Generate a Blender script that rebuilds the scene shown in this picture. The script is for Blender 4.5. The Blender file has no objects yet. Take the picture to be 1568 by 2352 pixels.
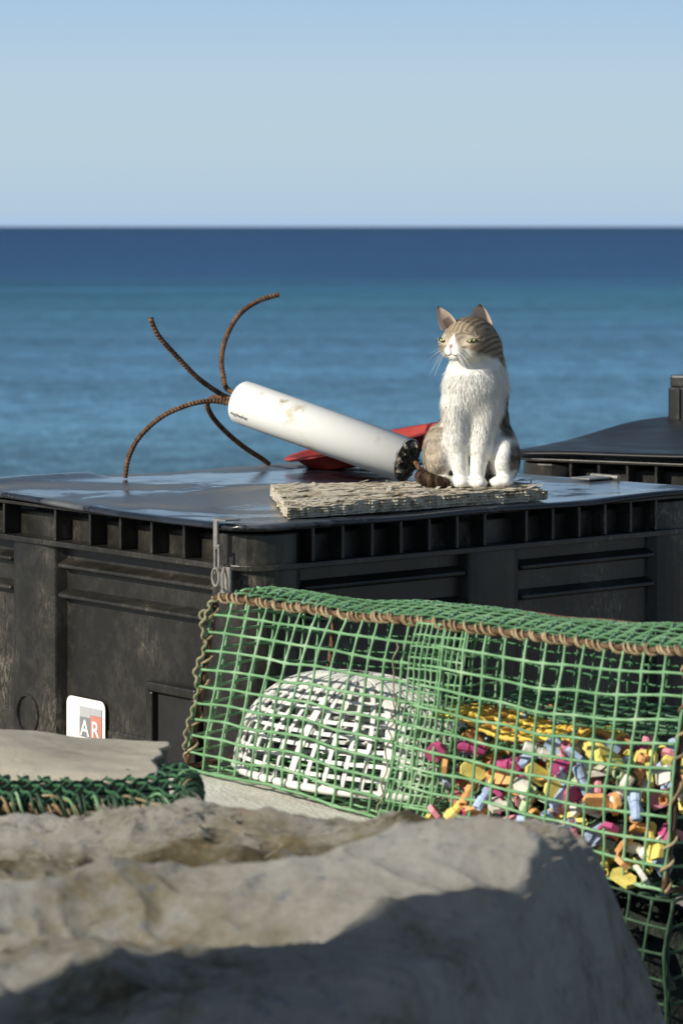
import bpy, bmesh, math, random
import numpy as np
from mathutils import Vector, Matrix, noise
random.seed(4); rng = np.random.default_rng(4)
R = math.radians; PI = math.pi
col = bpy.context.scene.collection
FP = 7000.0; CZ = 1.4; GZ = -0.08
def at(px, py, Y): return Vector(((px-784)/FP*Y, Y, CZ-(py-520)/FP*Y))
def lerp(a, b, t): return a+(b-a)*t
def fbm(x, y, z=0.0, o=4):
    s = 0; a = 1
    for i in range(o):
        s += a*noise.noise(Vector((x, y, z))); x *= 2.03; y *= 2.03; z = z*2.03+7; a *= .5
    return s
def sstep(a, b, x):
    t = min(1, max(0, (x-a)/(b-a))); return t*t*(3-2*t)
# ---------------------------------------------------------------- builders
def chain(o):
    m = Matrix.Identity(4)
    while o is not None:
        m = (Matrix.Translation(o.location) @ o.rotation_euler.to_matrix().to_4x4()) @ m; o = o.parent
    return m
class MB:
    def __init__(s): s.v = []; s.f = []; s.c = []
    def add(s, vs, fs):
        b = len(s.v); s.v += [tuple(v) for v in vs]; s.f += [tuple(i+b for i in f) for f in fs]
    def box(s, x0, x1, y0, y1, z0, z1, T=None):
        vs = [(x, y, z) for x in (x0, x1) for y in (y0, y1) for z in (z0, z1)]
        if T: vs = [T(*v) for v in vs]
        s.add(vs, [(0,1,3,2),(4,6,7,5),(0,4,5,1),(2,3,7,6),(0,2,6,4),(1,5,7,3)])
    def prism(s, poly, z0, z1):
        n = len(poly)
        s.add([(x, y, z0) for x, y in poly]+[(x, y, z1) for x, y in poly],
              [tuple(range(n))[::-1], tuple(range(n, 2*n))]+[(i, (i+1) % n, n+(i+1) % n, n+i) for i in range(n)])
    def tube(s, pts, r, n=8, closed=False):
        pts = [Vector(p) for p in pts]; m = len(pts)
        rr = r if hasattr(r, '__len__') else [r]*m
        vs = []; prev = None
        for i, p in enumerate(pts):
            if closed: t = pts[(i+1) % m]-pts[i-1]
            else: t = pts[min(i+1, m-1)]-pts[max(i-1, 0)]
            t = t.normalized() if t.length > 1e-9 else Vector((0, 0, 1))
            if prev is None:
                a = Vector((0, 0, 1)) if abs(t.z) < .9 else Vector((1, 0, 0))
                nrm = t.cross(a).normalized()
            else:
                nrm = prev-t*prev.dot(t)
                nrm = nrm.normalized() if nrm.length > 1e-6 else t.orthogonal().normalized()
            prev = nrm; b = t.cross(nrm)
            for k in range(n):
                a = 2*PI*k/n; vs.append(p+(nrm*math.cos(a)+b*math.sin(a))*rr[i])
        fs = []
        for i in range(m if closed else m-1):
            j = (i+1) % m
            for k in range(n):
                k2 = (k+1) % n; fs.append((i*n+k, i*n+k2, j*n+k2, j*n+k))
        if not closed: fs += [tuple(range(n))[::-1], tuple(range((m-1)*n, m*n))]
        s.add(vs, fs)
    def lathe(s, prof, n=24, T=None):
        vs = []; m = len(prof)
        for r_, z in prof:
            for k in range(n):
                a = 2*PI*k/n; v = Vector((r_*math.cos(a), r_*math.sin(a), z)); vs.append(T @ v if T else v)
        fs = [(i*n+k, i*n+(k+1) % n, (i+1)*n+(k+1) % n, (i+1)*n+k) for i in range(m-1) for k in range(n)]
        s.add(vs, fs)
    def build(s, name, mat, parent=None, world=False, smooth=False, bevel=0, recalc=True, sub=0):
        vs = s.v
        if world and parent is not None:
            inv = chain(parent).inverted(); vs = [inv @ Vector(v) for v in vs]
        me = bpy.data.meshes.new(name); me.from_pydata([tuple(v) for v in vs], [], s.f)
        if recalc:
            bm = bmesh.new(); bm.from_mesh(me); bmesh.ops.recalc_face_normals(bm, faces=bm.faces); bm.to_mesh(me); bm.free()
        if s.c:
            ca = me.color_attributes.new('Col', 'FLOAT_COLOR', 'POINT')
            ca.data.foreach_set('color', np.array([(c[0], c[1], c[2], 1) for c in s.c], dtype=np.float32).ravel())
        me.materials.append(mat)
        if smooth: me.polygons.foreach_set('use_smooth', [True]*len(me.polygons))
        o = bpy.data.objects.new(name, me); col.objects.link(o)
        if parent is not None: o.parent = parent
        if bevel:
            b = o.modifiers.new('b', 'BEVEL'); b.width = bevel; b.segments = 2; b.limit_method = 'ANGLE'
        return o
def tag(o, label=None, cat=None, group=None, kind=None):
    if label: o['label'] = label
    if cat: o['category'] = cat
    if group: o['group'] = group
    if kind: o['kind'] = kind
    return o
def empty(name, loc=(0, 0, 0), rz=0):
    o = bpy.data.objects.new(name, None); o.location = loc; o.rotation_euler = (0, 0, rz); o.empty_display_size = .05
    col.objects.link(o); return o
def copy_tree(o, parent=None, skip=()):
    c = o.copy(); col.objects.link(c); c.parent = parent
    for ch in [k for k in bpy.data.objects if k.parent == o]:
        if ch.name.split('.')[0] not in skip: copy_tree(ch, c, skip)
    return c
def catmull(P, n=10):
    P = [Vector(p) for p in P]; Q = [P[0]*2-P[1]]+P+[P[-1]*2-P[-2]]; out = []
    for i in range(1, len(Q)-2):
        a, b, c, d = Q[i-1:i+3]
        for k in range(n):
            t = k/n; out.append(.5*((2*b)+(c-a)*t+(2*a-5*b+4*c-d)*t*t+(3*b-a-3*c+d)*t**3))
    out.append(P[-1]); return out
def resample(P, d):
    out = [P[0]]; acc = 0
    for i in range(1, len(P)):
        a, b = P[i-1], P[i]; L = (b-a).length
        if L == 0: continue
        pos = d-acc
        while pos <= L: out.append(a+(b-a)*(pos/L)); pos += d
        acc = L-(pos-d)
    return out
def helix(P, rad, pitch, step=.0025, jit=0.0):
    P = resample(P, step); out = []; prev = None
    for i, p in enumerate(P):
        t = (P[min(i+1, len(P)-1)]-P[max(i-1, 0)]).normalized()
        nrm = t.orthogonal().normalized() if prev is None else (prev-t*prev.dot(t)).normalized()
        prev = nrm; b = t.cross(nrm)
        a = 2*PI*i*step/pitch+jit*noise.noise(p*9)
        rr = rad*(1+.35*noise.noise(p*40))
        out.append(p+(nrm*math.cos(a)+b*math.sin(a))*rr)
    return out
# ---------------------------------------------------------------- materials
def newmat(name):
    m = bpy.data.materials.new(name); m.use_nodes = True; nt = m.node_tree; return m, nt, nt.nodes['Principled BSDF']
def nd(nt, t, **k):
    n = nt.nodes.new(t)
    for a, v in k.items():
        if a in n.inputs: n.inputs[a].default_value = v
        else: setattr(n, a, v)
    return n
def coords(nt, stretch=(1, 1, 1)):
    tc = nd(nt, 'ShaderNodeTexCoord'); mp = nd(nt, 'ShaderNodeMapping'); mp.inputs['Scale'].default_value = stretch
    nt.links.new(tc.outputs['Object'], mp.inputs[0]); return mp.outputs[0]
def ramp(nt, fac, stops):
    r = nd(nt, 'ShaderNodeValToRGB'); e = r.color_ramp.elements
    while len(e) < len(stops): e.new(.5)
    for i, (p, c) in enumerate(stops):
        e[i].position = p; e[i].color = (c[0], c[1], c[2], 1) if hasattr(c, '__len__') else (c, c, c, 1)
    nt.links.new(fac, r.inputs[0]); return r.outputs[0]
def noi(nt, vec, scale, detail=5, rough=.6, dist=0):
    n = nd(nt, 'ShaderNodeTexNoise'); n.inputs['Scale'].default_value = scale; n.inputs['Detail'].default_value = detail
    n.inputs['Roughness'].default_value = rough; n.inputs['Distortion'].default_value = dist
    nt.links.new(vec, n.inputs['Vector']); return n.outputs['Fac']
def bumpn(nt, b, h, st, dist=.01):
    n = nd(nt, 'ShaderNodeBump'); n.inputs['Strength'].default_value = st; n.inputs['Distance'].default_value = dist
    nt.links.new(h, n.inputs['Height']); nt.links.new(n.outputs[0], b.inputs['Normal'])
def madd(nt, a, k, c):
    n = nd(nt, 'ShaderNodeMath', operation='MULTIPLY_ADD'); nt.links.new(a, n.inputs[0]); n.inputs[1].default_value = k
    if not isinstance(c, (int, float)): nt.links.new(c, n.inputs[2])
    else: n.inputs[2].default_value = c
    return n.outputs[0]
def M(name, stops, scale=8, rough=(.5, .7), bump=.3, bscale=60, bdist=.003, metal=0, stretch=(1, 1, 1), spec=.5):
    m, nt, b = newmat(name); v = coords(nt, stretch); f = noi(nt, v, scale)
    nt.links.new(ramp(nt, f, stops), b.inputs['Base Color'])
    f2 = noi(nt, v, scale*2.3)
    nt.links.new(ramp(nt, f2, [(.35, rough[0]), (.65, rough[1])]), b.inputs['Roughness'])
    b.inputs['Metallic'].default_value = metal; b.inputs['Specular IOR Level'].default_value = spec
    if bump: bumpn(nt, b, noi(nt, v, bscale, 4), bump, bdist)
    return m
def Mcol(name, rough=.7, spec=.3):
    m, nt, b = newmat(name); a = nd(nt, 'ShaderNodeAttribute', attribute_name='Col')
    nt.links.new(a.outputs['Color'], b.inputs['Base Color']); b.inputs['Roughness'].default_value = rough
    b.inputs['Specular IOR Level'].default_value = spec; return m
def black_plastic():
    m, nt, b = newmat('black_plastic'); v = coords(nt)
    big = noi(nt, v, 4.5, 5, .55)
    v2 = coords(nt, (1, 1, .35)); sc = noi(nt, v2, 90, 8, .8, 1.2)
    mul = nd(nt, 'ShaderNodeMath', operation='MULTIPLY'); nt.links.new(ramp(nt, big, [(.44, 0), (.66, 1)]), mul.inputs[0])
    nt.links.new(ramp(nt, sc, [(.40, 0), (.75, 1)]), mul.inputs[1])
    fine = noi(nt, v, 25, 8, .8)
    add = nd(nt, 'ShaderNodeMath', operation='ADD'); nt.links.new(mul.outputs[0], add.inputs[0])
    s2 = nd(nt, 'ShaderNodeMath', operation='MULTIPLY'); nt.links.new(ramp(nt, fine, [(.50, 0), (.75, 1)]), s2.inputs[0]); s2.inputs[1].default_value = .25
    nt.links.new(s2.outputs[0], add.inputs[1])
    nt.links.new(ramp(nt, add.outputs[0], [(0, (.013, .012, .010)), (.3, (.040, .036, .029)), (1, (.30, .265, .205))]), b.inputs['Base Color'])
    nt.links.new(ramp(nt, fine, [(.3, .25), (.7, .46)]), b.inputs['Roughness'])
    bumpn(nt, b, sc, .3, .0015); return m
def lid_mat(name, dark=False):
    m, nt, b = newmat(name); v = coords(nt)
    d = noi(nt, v, 2.1, 5, .55, .8); fine = noi(nt, v, 30, 8, .75)
    mixf = madd(nt, fine, .16, d)
    st = [(.47, (.012, .015, .020)), (.55, (.026, .031, .040)), (.568, (.006, .007, .009)), (.582, (.055, .062, .072)), (.66, (.11, .115, .12)), (.8, (.24, .225, .19))]
    if dark: st = [(.4, (.006, .007, .008)), (.7, (.014, .015, .017)), (.85, (.035, .035, .035))]
    nt.links.new(ramp(nt, mixf, st), b.inputs['Base Color'])
    nt.links.new(ramp(nt, mixf, [(.45, .06), (.55, .16), (.59, .36), (.75, .55)] if not dark else [(.4, .35), (.7, .55)]), b.inputs['Roughness'])
    if dark: b.inputs['Specular IOR Level'].default_value = .3
    bumpn(nt, b, fine, .15, .002); return m
MT = {}
MT['black'] = black_plastic(); MT['lid'] = lid_mat('lid_plastic'); MT['liddark'] = lid_mat('dark_lid_plastic', True)
MT['dark'] = M('recess_shade', [(.3, (.006, .006, .006)), (.7, (.012, .012, .012))], rough=(.7, .9))
MT['shadefill'] = M('dark_shade_fill', [(.4, (.006, .008, .006)), (.6, (.016, .028, .018)), (.75, (.04, .045, .028))], 30, (.8, .95), 1.0, 80, .02)  # near-black tone that stands in for shade within the traps
MT['steel'] = M('galvanised_steel', [(.3, (.22, .21, .19)), (.7, (.46, .43, .38))], 30, (.35, .55), .2, metal=.6)
MT['rust'] = M('rusty_steel', [(.3, (.045, .026, .017)), (.5, (.125, .07, .042)), (.7, (.22, .135, .08))], 60, (.7, .95), .6, 300, .002, spec=.2)
MT['rope'] = M('tan_rope', [(.3, (.16, .11, .06)), (.5, (.38, .29, .17)), (.7, (.55, .45, .29))], 30, (.85, .95), .8, 500, .003, spec=.1)
MT['greenrope'] = M('faded_green_rope', [(.3, (.16, .17, .09)), (.7, (.40, .38, .24))], 40, (.85, .95), .8, 500, .003, spec=.1)
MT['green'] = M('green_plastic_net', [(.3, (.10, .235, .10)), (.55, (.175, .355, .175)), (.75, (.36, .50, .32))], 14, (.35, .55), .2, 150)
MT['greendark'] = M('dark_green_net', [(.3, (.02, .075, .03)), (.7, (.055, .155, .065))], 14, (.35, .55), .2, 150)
MT['greenshade'] = M('shaded_green_net', [(.3, (.010, .035, .015)), (.7, (.03, .08, .035))], 14, (.5, .7), .2, 150)  # net green darkened to carry the shade on lower trap and net roll
MT['whitenet'] = M('white_plastic_net', [(.3, (.62, .61, .57)), (.7, (.82, .81, .77))], 10, (.4, .6), .1)
MT['foam'] = M('polystyrene', [(.3, (.6, .56, .47)), (.7, (.8, .77, .7))], 9, (.8, .95), .6, 90, .006)
MT['red'] = M('red_plastic', [(.3, (.25, .022, .018)), (.7, (.42, .055, .04))], 6, (.45, .7), .15)
MT['quay'] = M('concrete', [(.3, (.2, .19, .17)), (.7, (.36, .34, .3))], 1.5, (.85, .95), .4, 12, .02)
MT['stickerwhite'] = M('sticker_white', [(.3, (.74, .73, .7)), (.7, (.82, .82, .8))], 10, (.35, .5), 0)
MT['stickergrey'] = M('sticker_grey', [(.3, (.20, .20, .21)), (.7, (.24, .24, .25))], 10, (.35, .5), 0)
MT['stickerlight'] = M('sticker_light_grey', [(.3, (.40, .41, .42)), (.7, (.46, .46, .47))], 10, (.35, .5), 0)
MT['stickerred'] = M('sticker_red', [(.3, (.52, .20, .15)), (.7, (.58, .25, .19))], 10, (.35, .5), 0)
MT['ink'] = M('black_ink', [(.3, (.02, .02, .03)), (.7, (.06, .06, .06))], 90, (.5, .7), 0)
def canvas(name, stops, sc, stained=True, bd=.012):
    m, nt, b = newmat(name); v = coords(nt)
    f = noi(nt, v, sc, 8, .68, .4); fb = noi(nt, v, sc*9, 6, .75)
    fac = madd(nt, fb, .40, f)
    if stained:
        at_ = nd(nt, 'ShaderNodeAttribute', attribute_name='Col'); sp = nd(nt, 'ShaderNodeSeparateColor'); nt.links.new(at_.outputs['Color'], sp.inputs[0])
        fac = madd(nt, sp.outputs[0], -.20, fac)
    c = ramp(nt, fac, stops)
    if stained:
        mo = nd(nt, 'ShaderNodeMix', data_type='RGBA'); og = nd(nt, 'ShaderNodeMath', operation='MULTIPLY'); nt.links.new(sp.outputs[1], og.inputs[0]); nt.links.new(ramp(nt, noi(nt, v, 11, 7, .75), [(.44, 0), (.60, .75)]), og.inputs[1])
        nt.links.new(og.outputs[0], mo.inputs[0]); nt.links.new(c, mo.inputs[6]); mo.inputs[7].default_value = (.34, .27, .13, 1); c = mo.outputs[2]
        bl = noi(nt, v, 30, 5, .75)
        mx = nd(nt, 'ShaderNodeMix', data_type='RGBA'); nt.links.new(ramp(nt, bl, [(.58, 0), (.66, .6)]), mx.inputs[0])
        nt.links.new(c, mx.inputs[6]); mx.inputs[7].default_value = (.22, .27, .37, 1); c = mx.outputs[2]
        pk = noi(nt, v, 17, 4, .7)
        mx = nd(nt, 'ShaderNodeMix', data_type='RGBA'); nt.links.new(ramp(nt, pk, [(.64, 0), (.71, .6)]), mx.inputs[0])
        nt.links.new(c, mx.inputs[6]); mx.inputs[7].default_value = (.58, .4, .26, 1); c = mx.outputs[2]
    nt.links.new(c, b.inputs['Base Color'])
    b.inputs['Roughness'].default_value = .95; b.inputs['Specular IOR Level'].default_value = .1
    w1 = nd(nt, 'ShaderNodeTexWave'); w1.inputs['Scale'].default_value = 150; w1.inputs['Distortion'].default_value = 2.5; w1.bands_direction = 'DIAGONAL'; nt.links.new(v, w1.inputs[0])
    bumpn(nt, b, madd(nt, w1.outputs['Fac'], .12, noi(nt, v, 42, 10, .84)), 1.0, bd); return m
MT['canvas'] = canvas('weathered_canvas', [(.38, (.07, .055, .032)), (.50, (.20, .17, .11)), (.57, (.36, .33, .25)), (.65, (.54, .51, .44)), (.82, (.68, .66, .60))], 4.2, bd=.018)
MT['canvaspale'] = canvas('pale_canvas', [(.4, (.34, .30, .23)), (.6, (.50, .46, .37)), (.8, (.58, .53, .44))], 4, False, .005)
def pipe_mat():
    m, nt, b = newmat('white_pvc'); v = coords(nt)
    s = noi(nt, v, 14, 8, .7); k = noi(nt, v, 6, 3, .5)
    ml = nd(nt, 'ShaderNodeMath', operation='MULTIPLY'); nt.links.new(ramp(nt, s, [(.52, 0), (.6, 1)]), ml.inputs[0]); nt.links.new(ramp(nt, k, [(.50, 0), (.60, 1)]), ml.inputs[1])
    nt.links.new(ramp(nt, ml.outputs[0], [(0, (.80, .80, .76)), (.5, (.62, .58, .46)), (1, (.4, .35, .24))]), b.inputs['Base Color'])
    b.inputs['Roughness'].default_value = .42; bumpn(nt, b, s, .1, .002); return m
MT['pipe'] = pipe_mat()
MT['concrete'] = M('dark_concrete', [(.35, (.02, .018, .014)), (.5, (.12, .10, .07)), (.6, (.34, .31, .24))], 60, (.85, .95), 1.0, 120, .01)
def wood_mat():
    m, nt, b = newmat('rotten_wood'); v = coords(nt, (1, 2.2, 4))
    s = noi(nt, v, 13, 9, .8, .8); c = noi(nt, coords(nt), 34, 8, .82)
    a = madd(nt, c, .9, s)
    nt.links.new(ramp(nt, a, [(.74, (.05, .035, .02)), (.81, (.22, .16, .09)), (.87, (.48, .40, .27)), (.93, (.68, .60, .46)), (1, (.74, .68, .56))]), b.inputs['Base Color'])
    b.inputs['Roughness'].default_value = .95; bumpn(nt, b, a, 1.0, .010); return m
MT['wood'] = wood_mat()
# ---------------------------------------------------------------- sea, quay
def sea():
    m, nt, b = newmat('sea_water'); g = nd(nt, 'ShaderNodeNewGeometry'); sp = nd(nt, 'ShaderNodeSeparateXYZ'); nt.links.new(g.outputs['Position'], sp.inputs[0])
    mp = nd(nt, 'ShaderNodeMapping'); mp.inputs['Scale'].default_value = (1.1, 1, 1); nt.links.new(g.outputs['Position'], mp.inputs[0])
    m2 = nd(nt, 'ShaderNodeMapping'); m2.inputs['Scale'].default_value = (.25, 1, 1); nt.links.new(g.outputs['Position'], m2.inputs[0])
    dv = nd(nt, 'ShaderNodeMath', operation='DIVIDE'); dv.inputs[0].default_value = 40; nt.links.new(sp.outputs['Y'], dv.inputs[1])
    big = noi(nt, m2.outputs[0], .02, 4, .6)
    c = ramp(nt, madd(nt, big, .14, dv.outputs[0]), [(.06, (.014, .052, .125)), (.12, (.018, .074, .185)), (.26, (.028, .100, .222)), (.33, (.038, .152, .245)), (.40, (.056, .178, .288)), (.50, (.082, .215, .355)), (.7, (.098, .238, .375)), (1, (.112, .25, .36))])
    n1 = noi(nt, mp.outputs[0], 1.3, 5, .72); n2 = noi(nt, m2.outputs[0], .13, 4, .6)
    hf = madd(nt, n1, .62, madd(nt, n2, .38, 0.0))
    w = ramp(nt, hf, [(.38, .58), (.5, .98), (.62, 1.5)])  # ripple glints and dark troughs painted into the sea colour
    mx = nd(nt, 'ShaderNodeMix', data_type='RGBA', blend_type='MULTIPLY'); mx.inputs[0].default_value = 1; nt.links.new(c, mx.inputs[6]); nt.links.new(w, mx.inputs[7])
    nt.links.new(mx.outputs[2], b.inputs['Base Color']); b.inputs['Roughness'].default_value = .5; b.inputs['Specular IOR Level'].default_value = .12
    bumpn(nt, b, n1, .7, .3)
    q = MB(); q.add([(-9000, 10.5, -2), (9000, 10.5, -2), (9000, 30000, -2), (-9000, 30000, -2)], [(0, 1, 2, 3)])
    tag(q.build('sea', m), kind='structure')
sea()
q = MB(); q.box(-25, 25, -8, 11, -3.2, GZ); tag(q.build('quay', MT['quay']), kind='structure')
# ---------------------------------------------------------------- storage bin
W, D, H = 1.35, 1.25, .88
def rrect(x0, x1, y0, y1, r, n=6):
    P = []
    for cx, cy, a0 in ((x1-r, y1-r, 0), (x0+r, y1-r, 90), (x0+r, y0+r, 180), (x1-r, y0+r, 270)):
        for k in range(n+1):
            a = R(a0+90*k/n); P.append((cx+r*math.cos(a), cy+r*math.sin(a)))
    return P
def lid_mesh(lift):
    n = 90; l = MB(); vs = []
    for j in range(n+1):
        for k in range(n+1):
            x = -.012+(W+.024)*k/n; y = -.012+(D+.024)*j/n
            r = .09
            cx = min(max(x, r-.012), W+.012-r); cy = min(max(y, r-.012), D+.012-r)
            dx, dy = x-cx, y-cy; dd = math.hypot(dx, dy)
            if dd > 1e-6 and dx and dy:
                m_ = max(abs(dx), abs(dy)); x = cx+dx/dd*m_; y = cy+dy/dd*m_
            e = min(x+.012, y+.012, W+.012-x, D+.012-y)
            z = H+.0016*fbm(x*3, y*3)-.0015
            ed = sstep(.12, 0, e)
            z += ed*(.010*noise.noise(Vector((x*2.0+3, y*2.0, 1)))-.002)+.003*ed
            z += .010*sstep(.4, 1.0, y)*ed*(x < .5)
            if e < .006: z -= .004
            if lift: z += .010+.022*sstep(0, 1, y/D)+.010*math.sin(x*3)
            vs.append((x, y, z))
    l.add(vs, [(j*(n+1)+k, j*(n+1)+k+1, (j+1)*(n+1)+k+1, (j+1)*(n+1)+k) for j in range(n) for k in range(n)])
    return l
def make_bin():
    root = empty('storage_bin')
    b = MB(); i = .05
    b.prism(rrect(i, W-i, i, D-i, .06), .1, H-.03)
    for cx, cy in ((.1, .1), (W-.1, .1), (.1, D-.1), (W-.1, D-.1)):
        b.prism([(cx+.09*math.cos(2*PI*k/28), cy+.09*math.sin(2*PI*k/28)) for k in range(28)], 0, H-.02)
    T = {'front': lambda s, o, z: (s, -o, z), 'left': lambda s, o, z: (-o, s, z), 'back': lambda s, o, z: (s, D+o, z), 'right': lambda s, o, z: (W+o, s, z)}
    cols = {'front': [(.606, .771)], 'back': [(.606, .771)], 'left': [(.70, .885)], 'right': [(.70, .885)]}
    rim = MB()
    for sd in T:
        t = T[sd]; L = W if sd in ('front', 'back') else D
        for a, c in cols[sd]:
            n = 7
            pr = [(a, -.055)]+[(lerp(a, c, .06+.88*k/n), -.012-.012*abs(2*k/n-1)**4) for k in range(n+1)]+[(c, -.055)]
            m = len(pr); vs = [t(s_, o_, z) for z in (0, H-.085) for s_, o_ in pr]
            b.add(vs, [(k, (k+1) % m, m+(k+1) % m, m+k) for k in range(m)]+[tuple(range(m)), tuple(range(m, 2*m))])
        segs = []; e = .17 if sd in ('front', 'back') else .12
        for a, c in cols[sd]: segs += [(e, a), (c, L-e)]
        for s0, s1 in segs:
            for zz in (.745, .68):
                pts = [t(s0-.01, -.055, zz+.012), t(s1+.01, -.055, zz+.012), t(s1-.0, -.022, zz), t(s0+.0, -.022, zz),
                       t(s0-.01, -.055, zz-.016), t(s1+.01, -.055, zz-.016), t(s1, -.022, zz-.008), t(s0, -.022, zz-.008)]
                b.add(pts, [(0, 1, 2, 3), (4, 7, 6, 5), (3, 2, 6, 7), (0, 3, 7, 4), (1, 5, 6, 2)])
            b.box(s0, s1, -.056, -.047, .14, .40, t)
        ncell = {True: [.175+.079*k for k in range(7)]+[.771, .85, .93, 1.01, 1.09, 1.17], False: [.115, .226, .338, .449, .56, .69, .89, .98, 1.06, 1.14]}[sd in ('front', 'back')]
        for s_ in ncell:
            rim.box(s_-.004, s_+.004, -.052, -.008, H-.083, H-.012, t)
    b.build('body', MT['black'], root, smooth=False, bevel=.004)
    rim.prism(rrect(.0, W, .0, D, .09), H-.014, H-.006)
    rim.prism(rrect(.002, W-.002, .002, D-.002, .09), H-.095, H-.083)
    rim.build('rim', MT['black'], root, bevel=.002)
    lo = lid_mesh(False).build('lid', MT['lid'], root, smooth=True)
    s = lo.modifiers.new('s', 'SOLIDIFY'); s.thickness = .008; s.offset = -1
    for yy in (.36, .95):
        h = MB(); h.box(W-.075, W+.0, yy-.03, yy+.03, H+.0035, H+.0075); h.tube([(W+.008, yy-.045, H+.006), (W+.008, yy+.045, H+.006)], .006)
        h.box(W+.006, W+.012, yy-.03, yy+.03, H-.06, H+.0)
        h.build('hinge', MT['steel'], root, bevel=.001)
    lt = MB(); yy = .072
    lt.box(-.020, .02, yy-.022, yy+.022, H+.007, H+.0105)
    lt.box(-.021, -.016, yy+.004, yy+.016, H-.05, H+.009)
    lt.box(-.021, -.018, yy+.010, yy+.015, H-.10, H-.04)
    lt.box(-.021, -.018, yy-.003, yy+.002, H-.10, H-.04)
    lt.box(-.022, -.018, yy-.003, yy+.015, H-.047, H-.041)
    lt.box(-.012, -.006, yy-.026, yy+.004, H-.140, H-.085)
    lo_ = lt.build('latch', MT['steel'], root, bevel=.001)
    lp = MB(); zz = H-.106
    lp.tube([(-.022, yy+.006+.011*math.cos(a), zz+(.018*math.sin(a))) for a in [2*PI*k/20 for k in range(20)]], .0030, 6, True)
    lp.tube([(-.014, yy-.010, zz+.02), (-.024, yy-.018, zz+.005), (-.024, yy-.020, zz-.02), (-.014, yy-.022, zz-.032)], .0034, 6)
    lp.build('latch_loop', MT['steel'], lo_)
    return root
bin1 = make_bin()
tag(bin1, 'large black plastic bin with latch and sticker, puddled lid under the cat', 'bin')
A1 = R(39.9); bin1.location = (-.186, 6.09, GZ); bin1.rotation_euler.z = A1
bin2 = copy_tree(bin1, None, ('latch', 'lid', 'hinge')); bin2.location = (.435, 8.0, GZ); bin2.rotation_euler.z = R(-27)
bin2['label'] = 'second black plastic bin behind the hinges, at the right edge'
lo = lid_mesh(True).build('lid', MT['liddark'], bin2, smooth=True); s = lo.modifiers.new('s', 'SOLIDIFY'); s.thickness = .008; s.offset = -1
sa = math.atan2(.50, .76); xh = Vector((math.cos(sa), math.sin(sa), 0)); yh = Vector((-math.sin(sa), math.cos(sa), 0)); Cn = Vector((-1.60, 2.77, 0))
for k, (zz, lb) in enumerate(((GZ, 'lower unseen black plastic bin added to shade the canvas tarp'), (GZ+H+.012, 'upper unseen black plastic bin added to shade the canvas tarp'))):
    b3 = copy_tree(bin1, None, ('latch',)); q3 = Cn-xh*W-yh*D; b3.location = (q3.x, q3.y, zz); b3.rotation_euler.z = sa; b3['label'] = lb  # out-of-view stack added to cast the shadow across the tarp
# things only on the near bin
fr = MB(); y0, y1, z0, z1 = .215, .385, .34, .525
for a in ((y0, y1, z1-.02, z1), (y0, y0+.016, z0, z1-.02), (y1-.022, y1, z0, z1-.02)): fr.box(.028, .05, a[0], a[1], a[2], a[3])
hf = fr.build('hand_hole_frame', MT['black'], bin1, bevel=.004)
rc = MB(); rc.box(.044, .0505, y0+.01, y1-.01, z0, z1-.012); rc.build('recess_shade_panel', MT['dark'], hf)  # flat dark panel painted as the shade inside the hand hole
em = MB(); em.tube([(.011, .80+.04*math.cos(2*PI*k/28), .406+.042*math.sin(2*PI*k/28)) for k in range(28)], .004, 6, True); em.build('round_emblem', MT['black'], bin1)
st = MB(); yS = .028; P = rrect(.520+yS, .664+yS, .33, .459, .018)
SX = .0425
st.add([(SX, p[0], p[1]) for p in P]+[(SX-.002, p[0], p[1]) for p in P], [tuple(range(len(P))), tuple(range(len(P), 2*len(P)))]+[(k, (k+1) % len(P), len(P)+(k+1) % len(P), len(P)+k) for k in range(len(P))])
st_o = st.build('sticker', MT['stickerwhite'], bin1)
for nm, mm, ya, yb, za, zb in (('grey_square', 'stickergrey', .572, .612, .376, .418), ('light_square', 'stickerlight', .572, .612, .4185, .441), ('red_square', 'stickerred', .531, .5715, .376, .425), ('pale_square', 'stickerlight', .531, .5715, .4255, .441)):
    z = MB(); z.box(SX-.004, SX-.0025, ya+yS, yb+yS, za, zb); z.build(nm, MT[mm], st_o)
def text(s, size, y, z, mat, parent, nm):
    cu = bpy.data.curves.new('t', 'FONT'); cu.body = s; cu.size = size; cu.extrude = .0004; cu.align_x = 'CENTER'; cu.offset = size*.012
    o = bpy.data.objects.new('t', cu); col.objects.link(o); bpy.context.view_layer.update()
    me = bpy.data.meshes.new_from_object(o.evaluated_get(bpy.context.evaluated_depsgraph_get())); bpy.data.objects.remove(o)
    m = Matrix(((0, 0, -1, SX-.0050), (-1, 0, 0, y+yS), (0, 1, 0, z), (0, 0, 0, 1))); me.transform(m); me.name = nm
    me.materials.clear(); me.materials.append(mat); k = bpy.data.objects.new(nm, me); col.objects.link(k); k.parent = parent
text('A', .050, .591, .3785, MT['stickerwhite'], st_o, 'letter'); text('R', .050, .552, .3785, MT['stickerwhite'], st_o, 'letter')
text('RAMOS', .026, .585, .351, MT['stickergrey'], st_o, 'lettering')
# crate on the second bin
cr = empty('plastic_crate', (.955, 8.95, .835), R(-27)); tag(cr, 'small dark grey crate on the far bin, cut by the right edge', 'crate')
c = MB(); c.prism(rrect(0, .5, 0, .16, .012), -.012, .092); c.build('body', MT['liddark'], cr, bevel=.004)
c = MB(); c.prism(rrect(.004, .496, .004, .156, .012), .092, .128); c.build('rim', MT['black'], cr, bevel=.006)
for k in range(6):
    c = MB(); c.box(.03+.08*k, .04+.08*k, -.006, .0, .0, .09); c.build('rib', MT['black'], cr)
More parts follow.
